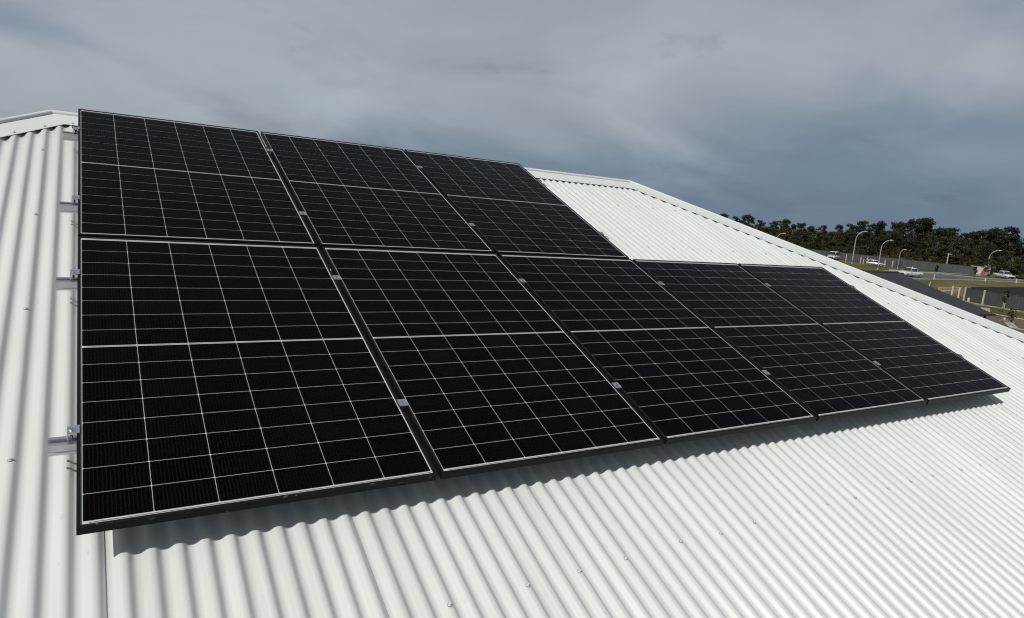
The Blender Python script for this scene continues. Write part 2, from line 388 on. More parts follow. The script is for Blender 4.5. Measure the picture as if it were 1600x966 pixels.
# walls, fascia and gutter below the eaves
M['wall'] = varied(mat('rendered_wall', (0.45, 0.44, 0.41), 0.85), (0.42, 0.41, 0.38), (0.48, 0.47, 0.44), 2.0)
M['gutter'] = mat('white_gutter', (0.62, 0.63, 0.61), 0.4)
x0, x1, y0, y1, ze = C_FL.x, C_FR.x, C_FL.y, C_BL.y, C_FL.z
mb = MB(); mb.box(x0 + .6 - HL.x, x1 - .6 - HL.x, y0 + .6 - HL.y, y1 - .6 - HL.y, 0, ze - 0.12); hobj('wall', mb.mesh('wall', M['wall']))
for (a, b, c, d) in ((x0 - .12, x1 + .12, y0 - .12, y0 - .005), (x0 - .12, x1 + .12, y1 + .005, y1 + .12), (x0 - .12, x0 - .005, y0, y1), (x1 + .005, x1 + .12, y0, y1)):
    mb = MB(); mb.box(a - HL.x, b - HL.x, c - HL.y, d - HL.y, ze - 0.19, ze - 0.045); hobj('gutter', mb.mesh('gutter', M['gutter']))
mb = MB(); mb.box(x0 - HL.x, x1 - HL.x, y0 - HL.y, y1 - HL.y, ze - .13, ze - .122); hobj('soffit', mb.mesh('soffit', M['gutter']))

# ------------------------------------------------------------------ solar panels
PX, PY = 1.1554, 1.8112
GW, GH, LIP = 1.112, 1.7698, 0.011
TH = 0.030
def bar(kind_):
    # frame members with mitred ends, profile: lip on top, 30 mm deep web
    mb = MB(); w, h = GW, GH; l = LIP
    x0, x1, y0, y1 = -l, w + l, -l, h + l
    if kind_ == 'bottom': q = [(x0, y0), (x1, y0), (w, 0), (0, 0)]
    if kind_ == 'top': q = [(0, h), (w, h), (x1, y1), (x0, y1)]
    if kind_ == 'left': q = [(x0, y0), (0, 0), (0, h), (x0, y1)]
    if kind_ == 'right': q = [(w, 0), (x1, y0), (x1, y1), (w, h)]
    e = 0.0006  # softened arris
    cx = sum(p[0] for p in q) / 4; cy = sum(p[1] for p in q) / 4
    bot = [(x, y, -TH) for x, y in q]; mid = [(x, y, -e) for x, y in q]
    top = []
    for x, y in q:
        sx = e if x <= -l + 1e-6 else (-e if x >= w + l - 1e-6 else 0)
        sy = e if y <= -l + 1e-6 else (-e if y >= h + l - 1e-6 else 0)
        top.append((x + sx, y + sy, 0.0))
    vs_ = bot + mid + top
    fs_ = [(3, 2, 1, 0), (8, 9, 10, 11)] + [(i, (i + 1) % 4, 4 + (i + 1) % 4, 4 + i) for i in range(4)] + [(4 + i, 4 + (i + 1) % 4, 8 + (i + 1) % 4, 8 + i) for i in range(4)]
    mb.add(vs_, fs_); return mb
FR = {k: bar(k).mesh('frame_bar', M['frame']) for k in ('bottom', 'top', 'left', 'right')}
FR_SC = bar('bottom').mesh('frame_bar', M['scuffed'])
mb = MB(); mb.box(0, GW, 0, GH, -0.0060, -0.0046); BACK = mb.mesh('backsheet', M['back'])
mb = MB(); mb.box(0.0002, GW - 0.0002, 0.0002, GH - 0.0002, -0.0040, -0.0010); GLASS = mb.mesh('glass_pane', M['glass'])
CG = 0.0017; CW = (GW - 2 * 0.0050 - 5 * CG) / 6; MARG = 0.0145; MIDG = 0.0105
CH = (GH - 2 * MARG - MIDG - 14 * CG) / 16
def cell_mesh():
    c = 0.0028; x, y = CW / 2, CH / 2
    o8 = [(-x + c, -y), (x - c, -y), (x, -y + c), (x, y - c), (x - c, y), (-x + c, y), (-x, y - c), (-x, -y + c)]
    mb = MB(); mb.prism(o8, 'z', -0.0046 + 0.00005, -0.0042); return mb.mesh('cell', M['cell'])
CELL = cell_mesh()
mb = MB(); mb.box(0.02, GW - 0.006, -0.0014, 0.0014, -0.00455, -0.0043); RIB = mb.mesh('bus_ribbon', M['ribbon'])
rows = []
y = MARG
for r in range(16):
    rows.append(y + CH / 2); y += CH + (MIDG if r == 7 else CG)
cols_ = [0.005 + CW / 2 + c * (CW + CG) for c in range(6)]
ORD = ['leftmost', 'second', 'third', 'fourth', 'rightmost']
def panel(i, up):
    base = W(i * PX, PY * up, 0.0)
    e = empty('solar_panel', base, ROT)
    if up:
        lab = ['black solar panel at the left end of the upper row of three', 'middle black solar panel of the upper row of three', 'black solar panel at the right end of the upper row, beside bare white roof'][i]
    else:
        lab = ['large nearest black solar panel at the left end of the lower row', 'second black solar panel from the left in the lower row of five', 'middle black solar panel of the lower row of five',
               'fourth black solar panel from the left in the lower row, below bare white roof', 'farthest black solar panel at the right end of the lower row of five'][i]
    tag(e, lab, 'solar panel', 'black solar panels in two rows on the roof')
    for k in ('bottom', 'top', 'left', 'right'):
        obj('frame_bar', FR_SC if (k == 'bottom' and i == 0 and not up) else FR[k], e)
    obj('backsheet', BACK, e); obj('glass_pane', GLASS, e)
    for yy in (MARG * 0.52, GH - MARG * 0.52, rows[7] + CH / 2 + MIDG / 2): obj('bus_ribbon', RIB, e, (0, yy, 0))
    for yy in rows:
        for xx in cols_: obj('cell', CELL, e, (xx, yy, 0))
    return e
for i in range(5): panel(i, 0)
for i in range(3): panel(i, 1)

# ------------------------------------------------------------------ mounting rails with clamps and feet
def rail_profile(L0, L1):
    # (v, w) cross-section: box rail with a bolt slot on top and a lip on the down-slope side
    t = -0.031; b = -0.073
    poly = [(-0.022, b), (-0.0125, b), (-0.0125, -0.050), (0.0125, -0.050), (0.0125, b), (0.022, b), (0.022, b + 0.007), (0.018, b + 0.009), (0.018, t - 0.008), (0.021, t - 0.006), (0.021, t), (0.0085, t), (0.0085, t - 0.004), (0.0125, t - 0.005),
            (0.0125, -0.045), (-0.0125, -0.045), (-0.0125, t - 0.005), (-0.0085, t - 0.004), (-0.0085, t), (-0.021, t), (-0.021, t - 0.006), (-0.018, t - 0.008), (-0.018, b + 0.009), (-0.022, b + 0.007)]
    mb = MB(); mb.prism(poly, 'x', L0, L1); return mb.mesh('rail_profile', M['alu'])
def bolt_mesh():
    mb = MB(); n = 8
    mb.tube([(0, 0, -0.0335), (0, 0, 0.004)], 0.0038, 8); mb.tube([(0, 0, 0.0038), (0, 0, 0.0095)], 0.0065, 6)
    return mb.mesh('bolt', M['bolt'])
BOLT = bolt_mesh()
def mid_clamp_mesh():
    mb = MB(); g = 0.0217 - LIP     # half gap between frames
    mb.prism([(-g - 0.0085, 0.0006), (g + 0.0085, 0.0006), (g + 0.0085, 0.0032), (g, 0.0045), (g - 0.001, 0.0036), (-g + 0.001, 0.0036), (-g, 0.0045), (-g - 0.0085, 0.0032)], 'y', -0.021, 0.021)
    mb.prism([(-g + 0.0012, -0.029), (-g + 0.003, -0.029), (-g + 0.003, 0.0006), (-g + 0.0012, 0.0006)], 'y', -0.02, 0.02)
    mb.prism([(g - 0.003, -0.029), (g - 0.0012, -0.029), (g - 0.0012, 0.0006), (g - 0.003, 0.0006)], 'y', -0.02, 0.02)
    return mb.mesh('mid_clamp', M['alu'])
MIDC = mid_clamp_mesh()
def end_clamp_mesh():
    # Z-shaped clamp standing on the rail, its tongue over the frame; x = 0 at the frame's outer face, body towards -x
    mb = MB()
    mb.prism([(-0.0265, -0.030), (-0.023, -0.030), (-0.023, -0.0025), (-0.001, -0.0025), (-0.001, 0.0006), (0.0085, 0.0006), (0.0085, 0.004), (-0.003, 0.0042), (-0.005, 0.0012), (-0.0265, 0.0012)], 'y', -0.020, 0.020)
    return mb.mesh('end_clamp', M['alu'])
ENDC = end_clamp_mesh()
def foot_mesh():
    mb = MB(); mb.prism([(0.0185, -0.138), (0.075, -0.138), (0.075, -0.133), (0.0245, -0.133), (0.0245, -0.040), (0.0185, -0.040)], 'x', -0.022, 0.022)
    return mb.mesh('mounting_foot', M['alu'])
FOOT = foot_mesh()
rails = [(0.398, 5.83, 5, 'lowest mounting rail, its end out left of the nearest panel\'s bottom half'),
         (1.430, 5.83, 5, 'second mounting rail from the bottom, under the lower row\'s top half'),
         (2.195, 3.525, 3, 'third mounting rail from the bottom, under the upper row\'s bottom half'),
         (3.210, 3.525, 3, 'topmost mounting rail, its end just below the ridge cap on the left')]
for v, u1, n, lab in rails:
    r = tag(empty('mounting_rail', W(0, v, 0), ROT), 'aluminium ' + lab, 'rail', 'aluminium rails carrying the solar panels')
    obj('rail_profile', rail_profile(-0.090 + random.uniform(-.002, .002), u1), r)
    for i in range(1, n):
        c = obj('mid_clamp', MIDC, r, (i * PX - 0.0217, random.uniform(-.006, .006), 0)); obj('bolt', BOLT, c)
    c = obj('end_clamp', ENDC, r, (-LIP, 0.012, 0)); obj('bolt', BOLT, c, (-0.0145, 0, -0.0025))
    c = obj('end_clamp', ENDC, r, ((n - 1) * PX + GW + LIP, 0.0, 0), (0, 0, math.pi)); obj('bolt', BOLT, c, (-0.0145, 0, -0.0025))
    k = 0.0 + UC + CORR * 2
    while k < u1 - 0.1:
        obj('mounting_foot', FOOT, r, (k, 0, 0)); k += CORR * 15
# black cable looped off the top rail at the panel's left edge
mb = MB(); pts = []
for k in range(17):
    t = k / 16; pts.append(W(0.004 - 0.044 * math.sin(math.pi * t), 3.40 - 0.10 * t, -0.075 + 0.035 * math.sin(math.pi * t)))
mb.tube(pts, 0.0065, 8); o = obj('cable', mb.mesh('cable', M['black'], True))
tag(o, 'short black cable loop beside the upper left panel, just under the ridge cap', 'cable')

# ================================================================== beyond the roof
def sheet(name, poly, z, m):
    return kind(obj(name, mesh(name, [(x, y, z) for x, y in poly], [tuple(range(len(poly)))], m)), 'structure')
def strip(name, pts, width, z0, z1, m):
    # a raised band (kerb, path, edging) along a polyline
    pts = [Vector((p[0], p[1], 0)) for p in pts]; vs_ = []; fs_ = []
    for i, p in enumerate(pts):
        d = (pts[min(i + 1, len(pts) - 1)] - pts[max(i - 1, 0)]).normalized(); n = Vector((-d.y, d.x, 0)) * width / 2
        vs_ += [p + n + Vector((0, 0, z0)), p - n + Vector((0, 0, z0)), p - n + Vector((0, 0, z1)), p + n + Vector((0, 0, z1))]
    for i in range(len(pts) - 1):
        a, b = 4 * i, 4 * i + 4
        for k in range(4): fs_.append((a + k, a + (k + 1) % 4, b + (k + 1) % 4, b + k))
    fs_ += [(3, 2, 1, 0), tuple(4 * (len(pts) - 1) + k for k in range(4))]
    return obj(name, mesh(name, vs_, fs_, m))
M['asphalt'] = varied(mat('asphalt', (0.05, 0.05, 0.052), 0.85), (0.040, 0.040, 0.043), (0.065, 0.064, 0.066), 0.6, 6)
M['concrete'] = varied(mat('pale_concrete', (0.23, 0.225, 0.20), 0.85), (0.17, 0.165, 0.15), (0.27, 0.26, 0.235), 0.8, 6)
M['sand'] = varied(mat('sandy_soil', (0.26, 0.20, 0.12), 0.9), (0.18, 0.135, 0.075), (0.32, 0.26, 0.16), 0.9, 6)
M['soil'] = varied(mat('dark_soil', (0.05, 0.035, 0.028), 0.95), (0.030, 0.020, 0.016), (0.095, 0.062, 0.048), 1.2, 7, bump=0.6, bscale=4)
M['lawn'] = varied(mat('green_lawn', (0.055, 0.075, 0.02), 0.9, 0, 0.1), (0.032, 0.044, 0.011), (0.066, 0.074, 0.023), 0.35, 7, bump=0.4, bscale=6)
M['dry'] = varied(mat('dry_grass', (0.11, 0.10, 0.04), 0.9, 0, 0.1), (0.055, 0.058, 0.018), (0.105, 0.088, 0.036), 0.16, 7, bump=0.4, bscale=5)
# ground cover, roads and paths
sheet('verge', [(100, 50), (135, 66.5), (152, 68.3), (175, 66.3), (240, 64), (240, 50), (114, 46), (104, 47)], 0.004, M['dry'])
sheet('lawn', [(84.5, 30), (98, 34.5), (97.5, 43), (88, 38)], 0.004, M['lawn'])
sheet('lawn', [(150, 79), (165, 85), (176, 96), (190, 90), (186, 82), (166, 81)], 0.004, M['lawn'])
sheet('road', [(112, 66), (125, 68.3), (139, 68.6), (151, 69.4), (161, 69), (175, 67.6), (240, 65), (240, 70), (179, 72.2), (170.4, 73.2), (167, 76.6), (165, 80.3), (150, 79), (125, 77), (112, 76)], 0.008, M['asphalt'])
def kerb(pts, w=0.45, z1=0.13): return kind(strip('kerb', pts, w, -0.05, z1, M['concrete']), 'structure')
kerb([(125, 68.0), (139, 68.3), (151, 69.1), (161, 68.7), (175, 67.3), (240, 64.7)])
kerb([(240, 70.3), (179, 72.5), (170.6, 73.6), (167.4, 76.9), (165.2, 80.6), (150, 79.3), (125, 77.3)], 0.6)
kind(strip('footpath', [(146, 82), (160.8, 83.2), (165.6, 82.9), (175, 82.6), (181, 81.2), (187, 80.3), (200, 77)], 1.5, -0.05, 0.06, M['concrete']), 'structure')
sheet('driveway', [(139.2, 74.8), (147, 76.2), (162, 86.2), (156, 87), (147.2, 82.2), (139.5, 77.2)], 0.012, M['concrete'])
kind(strip('path', [(92, 39.0), (86.2, 36.4), (85.2, 32.4), (84.6, 28)], 0.9, -0.05, 0.05, M['concrete']), 'structure')
kind(strip('path', [(79, 31.2), (74.6, 28.9), (74.0, 26.2), (73.6, 20)], 0.8, -0.05, 0.05, M['concrete']), 'structure')
sheet('soil_bed', [(84, 36.6), (84.0, 28), (75.6, 27), (75.6, 30), (72, 33), (78, 36)], 0.008, M['soil'])
sheet('road', [(72.6, 10), (72.6, 28), (66, 28), (66, 10)], 0.008, M['asphalt'])
kind(strip('garden_edging', [(97.2, 44.5), (95.6, 41.5), (95.0, 38.7), (94.6, 35.6), (94.2, 30)], 0.5, -0.05, 0.12, M['sand']), 'structure')

# ---- neighbour's dark roof
M['dark_roof'] = varied(mat('dark_steel_roof', (0.014, 0.0145, 0.017), 0.55, 0, 0.25), (0.012, 0.0125, 0.015), (0.017, 0.0175, 0.020), 0.7, 5)
M['dark_trim'] = mat('dark_trim', (0.012, 0.012, 0.013), 0.5)
nb = tag(empty('neighbour_house', (45, 31.6, 0)), 'low neighbouring house with a dark charcoal roof just past the white hip', 'house')
def nbo(name, mb, m): return obj(name, mb.mesh(name, m), nb)
X0, X1, Y0, Y1, ZE, ZR = -15, 13.0, -7.6, 7.6, 2.5, 4.62
mb = MB(); n = 93      # ribbed front and back slopes
for side in (1, -1):
    vs_ = []; fs_ = []
    for i in range(2 * n + 1):
        x = X0 + (X1 - X0) * i / (2 * n); dz = 0.008 if (i // 1) % 2 else 0
        vs_ += [(x, Y0 * side, ZE + dz), (x, 0, ZR + dz)]
    for i in range(2 * n): fs_.append((2 * i, 2 * i + 2, 2 * i + 3, 2 * i + 1) if side > 0 else (2 * i, 2 * i + 1, 2 * i + 3, 2 * i + 2))
    mb = MB(); mb.add(vs_, fs_); nbo('roof_slope', mb, M['dark_roof'])
mb = MB(); mb.prism([(-0.16, ZR - 0.02), (0, ZR + 0.05), (0.16, ZR - 0.02), (0.16, ZR + 0.0), (0, ZR + 0.075), (-0.16, ZR)], 'x', X0, X1 + 0.02); nbo('ridge_cap', mb, M['dark_roof'])
mb = MB(); mb.box(X0, X1 + .1, Y0 - .14, Y0 - 0.01, ZE - .14, ZE); nbo('gutter', mb, M['dark_trim'])
mb = MB(); mb.box(X0, X1 - 2.2, Y0 + .6, -Y0 - .6, 0, ZE - 0.05); nbo('wall', mb, M['wall'])
mb = MB(); mb.prism([(Y0, ZE - .05), (0, ZR - .06), (-Y0, ZE - .05), (-Y0, ZE + .0), (0, ZR - .01), (Y0, ZE)], 'x', X1 - 0.02, X1 + .03); nbo('barge_board', mb, M['dark_trim'])
for yy in (Y0 + .35, -2.4, 2.4, -Y0 - .35):
    mb = MB(); mb.box(X1 - .45, X1 - .33, yy - .06, yy + .06, 0, ZE - .04); nbo('verandah_post', mb, M['dark_trim'])

# ---- fences
M['fence'] = varied(mat('grey_steel_fence', (0.042, 0.044, 0.047), 0.6), (0.037, 0.039, 0.042), (0.048, 0.050, 0.053), 0.8, 4)
M['fence_dk'] = mat('charcoal_fence', (0.022, 0.023, 0.025), 0.5)
M['post'] = varied(mat('pale_post', (0.30, 0.29, 0.26), 0.8), (0.24, 0.23, 0.20), (0.34, 0.33, 0.30), 3.0, 4)
def fence(label, pts, h, pm, postm, post_w, post_extra, group=None, base=0.05, posts=True):
    e = tag(empty('fence', (pts[0][0], pts[0][1], 0)), label, 'fence'); o0 = Vector((pts[0][0], pts[0][1], 0))
    for i in range(len(pts) - 1):
        a = Vector((*pts[i], 0)) - o0; b = Vector((*pts[i + 1], 0)) - o0; d = (b - a); ln = d.length; d.normalize(); nn = Vector((-d.y, d.x, 0))
        k = max(2, int(ln / 0.35)) * 2; vs_ = []; fs_ = []
        for j in range(k + 1):
            q = a + d * (ln * j / k) + nn * (0.007 if (j // 1) % 2 else -0.007)
            vs_ += [q + Vector((0, 0, base)), q + Vector((0, 0, h))]
        for j in range(k): fs_.append((2 * j, 2 * j + 2, 2 * j + 3, 2 * j + 1))
        mb = MB(); mb.add(vs_, fs_); obj('fence_panel', mb.mesh('fence_panel', pm), e)
        mb = MB(); c = nn * 0.03
        mb.add([a + c + Vector((0, 0, h)), a - c + Vector((0, 0, h)), b - c + Vector((0, 0, h)), b + c + Vector((0, 0, h)),
                a + c + Vector((0, 0, h + .05)), a - c + Vector((0, 0, h + .05)), b - c + Vector((0, 0, h + .05)), b + c + Vector((0, 0, h + .05))],
               [(0, 1, 2, 3), (7, 6, 5, 4), (0, 4, 5, 1), (1, 5, 6, 2), (2, 6, 7, 3), (3, 7, 4, 0)]); obj('top_rail', mb.mesh('top_rail', pm), e)
    if posts:
        for p_ in pts:
            q = Vector((*p_, 0)) - o0; mb = MB(); w = post_w / 2
            mb.box(q.x - w - .06, q.x + w - .06, q.y - w, q.y + w, 0, h + post_extra); obj('fence_post', mb.mesh('fence_post', postm), e)
    return e
fence('near dark grey fence with pale concrete posts at the right edge', [(97.3, 43.9), (96.5, 41.3), (96.0, 38.7), (95.6, 36.1), (95.2, 33.5), (94.8, 30.9), (94.4, 28.3)], 1.75, M['fence'], M['post'], 0.19, 0.12)
fence('charcoal fence running back behind the near fence with pale posts', [(97.6, 43.4), (101, 43.6), (104.5, 43.8), (108, 44.0), (111.5, 44.2), (115, 44.4), (118.5, 44.6)], 1.9, M['fence_dk'], M['fence_dk'], 0.08, 0.05)
fp = [(160.5 - 0.6 * 0, 106)]
fpts = [(171 + t * 8.5, 113 - t * 33.5) for t in [i / 14 for i in range(15)]]
fence('long grey boundary fence below the belt of trees', fpts, 2.0, M['fence'], M['fence'], 0.07, 0.04)
fence('grey boundary fence behind the white van and tallest street lamp', [(150 + 21 * i / 8, 135 - 22 * i / 8) for i in range(9)], 2.0, M['fence'], M['fence'], 0.07, 0.04)

# ---- loose pale posts waiting for panels, survey stakes, timber rails
for i, (x, y, h, lab) in enumerate([(162.8, 102.1, 1.9, 'thick pale concrete post left of the tallest street lamp'), (166.1, 100.2, 1.7, 'pale concrete post, first right of the tallest street lamp'),
        (165.7, 99.2, 1.3, 'short pale post second to the right of the tallest street lamp'), (172.3, 102.2, 1.7, 'pale post behind the back of the silver car'),
        (169.2, 99.4, 1.3, 'short pale post just left of the silver car'), (174.7, 102.0, 1.6, 'pale post above the roof of the silver car'),
        (165.6, 93.7, 1.7, 'pale post right of the silver car\'s nose'), (167.4, 92.8, 1.6, 'leaning-looking pale post left of the short street lamp')]):
    mb = MB(); mb.box(-.1, .1, -.1, .1, 0, h); mb.box(-.115, .115, -.115, .115, h, h + .04)
    tag(obj('concrete_post', mb.mesh('concrete_post', M['post']), None, (x, y, 0), (0, 0, i * .2)), lab, 'post', 'loose pale posts by the far fence')
M['stake'] = mat('white_stake', (0.42, 0.40, 0.33), 0.8)
for (x, y, h, w, lab) in [(169.0, 88.8, .8, .16, 'small pale stake behind the white ute\'s roof'), (137.7, 68.0, 1.1, .14, 'pale stake at the road\'s near edge under the dark sapling'),
        (114.9, 57.2, .9, .12, 'pale stake in the grass above the dark roof slope'), (101.6, 46.6, 1.5, .15, 'tall tan stake just left of the near grey fence'), (104.6, 48.9, 1.4, .15, 'tall pale stake beside the sandy timber edging'),
        (158.1, 68.0, .7, .2, 'small white marker on the grass in front of the red and white shed'), (168.6, 66.6, .9, .18, 'white marker on the grass in front of the dark-nosed ute'),
        (97.0, 43.2, .6, .22, 'stubby white marker at the foot of the near grey fence')]:
    mb = MB(); mb.prism([(-w / 2, -w / 2), (w / 2, -w / 2), (w / 2, w / 2), (-w / 2, w / 2)], 'z', 0, h * .9); mb.add([(-w / 2, -w / 2, h * .9), (w / 2, -w / 2, h * .9), (w / 2, w / 2, h * .9), (-w / 2, w / 2, h * .9), (0, 0, h)], [(0, 1, 4), (1, 2, 4), (2, 3, 4), (3, 0, 4)])
    tag(obj('stake', mb.mesh('stake', M['stake']), None, (x, y, 0)), lab, 'stake', 'pale marker stakes')
for (pts, lab) in [([(112, 54.2), (118.7, 54.4)], 'farther of the two low sandy timber sleepers left of the near fence'), ([(105.5, 50.6), (112.5, 51.4)], 'nearer of the two low sandy timber sleepers left of the near fence')]:
    o = strip('timber_sleeper', pts, 0.5, 0, 0.45, M['sand']); tag(o, lab, 'sleeper', 'low timber edging')

# ---- street lamps
M['galv'] = mat('galvanised_steel', (0.34, 0.35, 0.35), 0.5, 0.4)
def lamp(x, y, h, arm, lab, r=0.10):
    e = tag(empty('street_lamp', (x, y, 0)), lab, 'street lamp', 'street lamps with curved arms')
    d = Vector((0.75, -1.0, 0)).normalized()
    pts = [Vector((0, 0, t * h * 0.72)) for t in (0, .25, .5, .75, 1)]; rad = [r * (1 - .07 * i) for i in range(5)]
    for k in range(1, 9):
        a = math.radians(80 * k / 8); pts.append(Vector((0, 0, h * 0.72)) + d * (arm * .8 * (1 - math.cos(a))) + Vector((0, 0, h * .28 * math.sin(a)))); rad.append(r * .62)
    mb = MB(); mb.tube(pts, rad, 10); obj('pole', mb.mesh('pole', M['galv'], True), e)
    p = pts[-1]; mb = MB(); mb.tube([p - d * .05, p + d * .25 + Vector((0, 0, .03)), p + d * .75 + Vector((0, 0, .05))], [r * .7, r * 1.1, r * .8], 8); obj('lamp_head', mb.mesh('lamp_head', M['galv'], True), e)
    mb = MB(); mb.tube([(0, 0, 0), (0, 0, .35)], r * 1.35, 10); obj('pole_base', mb.mesh('pole_base', M['galv']), e)
lamp(160.4, 98.9, 8.05, 2.3, 'tallest street lamp, standing just past the white hip and left of the silver car', 0.135)
lamp(146.6, 84.3, 6.6, 2.0, 'street lamp in front of the silver car\'s nose', 0.105)
lamp(164.4, 89.8, 4.6, 0.9, 'short street lamp with a stubby arm above the white ute', 0.085)
lamp(190.9, 82.2, 6.3, 2.4, 'rightmost street lamp, beside the red and white shed', 0.12)
lamp(154.6, 117.1, 5.75, 1.9, 'street lamp of which only the curved top shows above the white hip', 0.12)
mb = MB(); mb.tube([(0, 0, 0), (0, 0, 4.6)], [.16, .12], 8); mb.box(-.1, .1, -.75, .2, 4.25, 4.4)
tag(obj('timber_pole', mb.mesh('timber_pole', M['post']), None, (184, 88.5, 0)), 'plain pale pole rising in front of the trees behind the long grey fence', 'pole')

# ---- cars
M['white_paint'] = mat('white_car_paint', (0.40, 0.40, 0.395), 0.25, 0, 0.5, 0.6)
M['silver_paint'] = mat('silver_car_paint', (0.34, 0.35, 0.36), 0.3, 0.5, 0.5, 0.5)
M['car_glass'] = mat('car_glass', (0.012, 0.014, 0.016), 0.08, 0, 0.6)
M['tyre'] = mat('tyre', (0.015, 0.015, 0.015), 0.8)
M['rim'] = mat('rim', (0.4, 0.4, 0.41), 0.35, 0.8)
M['plastic'] = mat('black_plastic', (0.015, 0.015, 0.016), 0.55)
M['lens'] = mat('headlight_lens', (0.7, 0.7, 0.68), 0.15)
M['tail'] = mat('tail_light', (0.35, 0.02, 0.02), 0.25)
def loft(stations):
    # stations along x: list of (x, [(y, z), ...]) half sections from the sill round to the roof centre; mirrored
    mb = MB(); vs_ = []; n = None
    for x, sec in stations:
        full = sec + [(-y, z) for y, z in reversed(sec)]; n = len(full); vs_ += [(x, y, z) for y, z in full]
    fs_ = []
    for i in range(len(stations) - 1):
        for k in range(n - 1): fs_.append((i * n + k, i * n + k + 1, (i + 1) * n + k + 1, (i + 1) * n + k))
        fs_.append((i * n + n - 1, i * n, (i + 1) * n, (i + 1) * n + n - 1))
    fs_ += [tuple(range(n)), tuple(range(len(stations) * n - 1, (len(stations) - 1) * n - 1, -1))]
    mb.add(vs_, fs_); return mb
def car(name, lab, cat, locn, heading, style, paint):
    e = tag(empty(name, (*locn, 0), (0, 0, heading)), lab, cat)
    hw = 0.90
    if style == 'ute':  Lc, belt, roof, nose = 5.2, 1.08, 1.78, 0.98
    elif style == 'hatch': Lc, belt, roof, nose = 4.3, 0.92, 1.47, 0.82
    else: Lc, belt, roof, nose = 4.9, 1.15, 2.15, 1.05
    def sec(w, zb, zt): return [(w * .93, zb), (w, zb + .16), (w * 1.0, (zb + zt) / 2 + .05), (w * .96, zt - .04), (w * .80, zt)]
    h = Lc / 2
    xs = [(-h, .80, .42, belt - .10), (-h + .12, .87, .32, belt), (-h + .9, .90, .28, belt), (0, .90, .28, belt), (h - 1.45, .90, .28, belt), (h - 1.15, .89, .28, nose + .03), (h - .3, .86, .30, nose - .06), (h - .05, .80, .36, nose - .18), (h, .72, .42, nose - .28)]
    obj('body', loft([(x, sec(w, a, b)) for x, w, a, b in xs]).mesh('body', paint, True), e)
    # cabin: glasshouse with a painted roof, wind-screen and side glass
    if style == 'ute': c0, c1, r0, r1 = -0.85, h - 1.25, -0.72, h - 2.05
    elif style == 'hatch': c0, c1, r0, r1 = -h + .12, h - 1.12, -h + .55, h - 1.9
    else: c0, c1, r0, r1 = -h + .03, h - 1.0, -h + .06, h - 1.55
    def cs(w, zt): return [(w, belt - .05), (w, belt + .02), (w * .97, (belt + zt) / 2), (w * .93, zt - .03), (w * .75, zt)]
    mb = loft([(c0, cs(.84, belt + .03)), (r0, cs(.82, roof)), ((r0 + r1) / 2, cs(.83, roof + .03)), (r1, cs(.81, roof)), (c1, cs(.84, belt + .03))])
    obj('cabin', mb.mesh('cabin', paint, True), e)
    gz0, gz1 = belt + .06, roof - .12
    def lerp(a, b, t): return a + (b - a) * t
    for s in (1, -1):
        y0_, y1_ = s * .845, s * .795
        for (fa, fb) in ((.08, .50), (.54, .95)):
            pts = []
            for (z, yy) in ((gz0, y0_), (gz1, y1_)):
                t = (z - belt) / (roof - belt); a = lerp(c0, r0, t); b = lerp(c1, r1, t); pts.append((lerp(a, b, fa), yy, z)); pts.append((lerp(a, b, fb), yy, z))
            vs_ = [pts[0], pts[1], pts[3], pts[2]]; vs2 = [(x, y + s * .012, z) for x, y, z in vs_]
            mb = MB(); mb.add(vs_ + vs2, [(0, 1, 2, 3), (4, 7, 6, 5), (0, 4, 5, 1), (1, 5, 6, 2), (2, 6, 7, 3), (3, 7, 4, 0)]); obj('side_window', mb.mesh('side_window', M['car_glass']), e)
    for (ca, ra, nm, sg) in ((c1, r1, 'windscreen', 1), (c0, r0, 'rear_window', -1)):
        xa = lerp(ca, ra, .10) + sg * .015; xb = lerp(ca, ra, .86) + sg * .015
        za = lerp(belt, roof, .10) + .02; zb = lerp(belt, roof, .86) + .02
        vs_ = [(xa, -.76, za), (xa, .76, za), (xb, .68, zb), (xb, -.68, zb)]; vs2 = [(x - sg * .02, y, z) for x, y, z in vs_]
        mb = MB(); mb.add(vs_ + vs2, [(0, 1, 2, 3), (4, 7, 6, 5), (0, 4, 5, 1), (1, 5, 6, 2), (2, 6, 7, 3), (3, 7, 4, 0)]); obj(nm, mb.mesh(nm, M['car_glass']), e)
    for x in (h - .92, -h + .95):
        for s in (1, -1):
            mb = MB(); mb.tube([(0, -.12, 0), (0, -.10, 0), (0, .10, 0), (0, .12, 0)], [.29, .34, .34, .29], 16)
            w = obj('wheel', mb.mesh('wheel', M['tyre']), e, (x, s * .82, .34))
            mb = MB(); mb.tube([(0, s * .08, 0), (0, s * .128, 0)], [.22, .21], 12); obj('rim', mb.mesh('rim', M['rim']), w)
    mb = MB(); mb.box(h - .10, h + .03, -.55, .55, .40, nose - .40); obj('grille', mb.mesh('grille', M['plastic']), e)
    for s in (1, -1):
        mb = MB(); mb.box(h - .22, h - .01, s * .70 - .13, s * .70 + .13, nose - .36, nose - .20); obj('headlight', mb.mesh('headlight', M['lens']), e)
        mb = MB(); mb.box(-h - .01, -h + .10, s * .74 - .08, s * .74 + .08, belt - .38, belt - .12); obj('tail_light', mb.mesh('tail_light', M['tail']), e)
        mb = MB(); mb.box(h - 1.75, h - 1.60, s * .90 - (.0 if s > 0 else .16), s * .90 + (.16 if s > 0 else 0), belt + .02, belt + .16); obj('mirror', mb.mesh('mirror', paint), e)
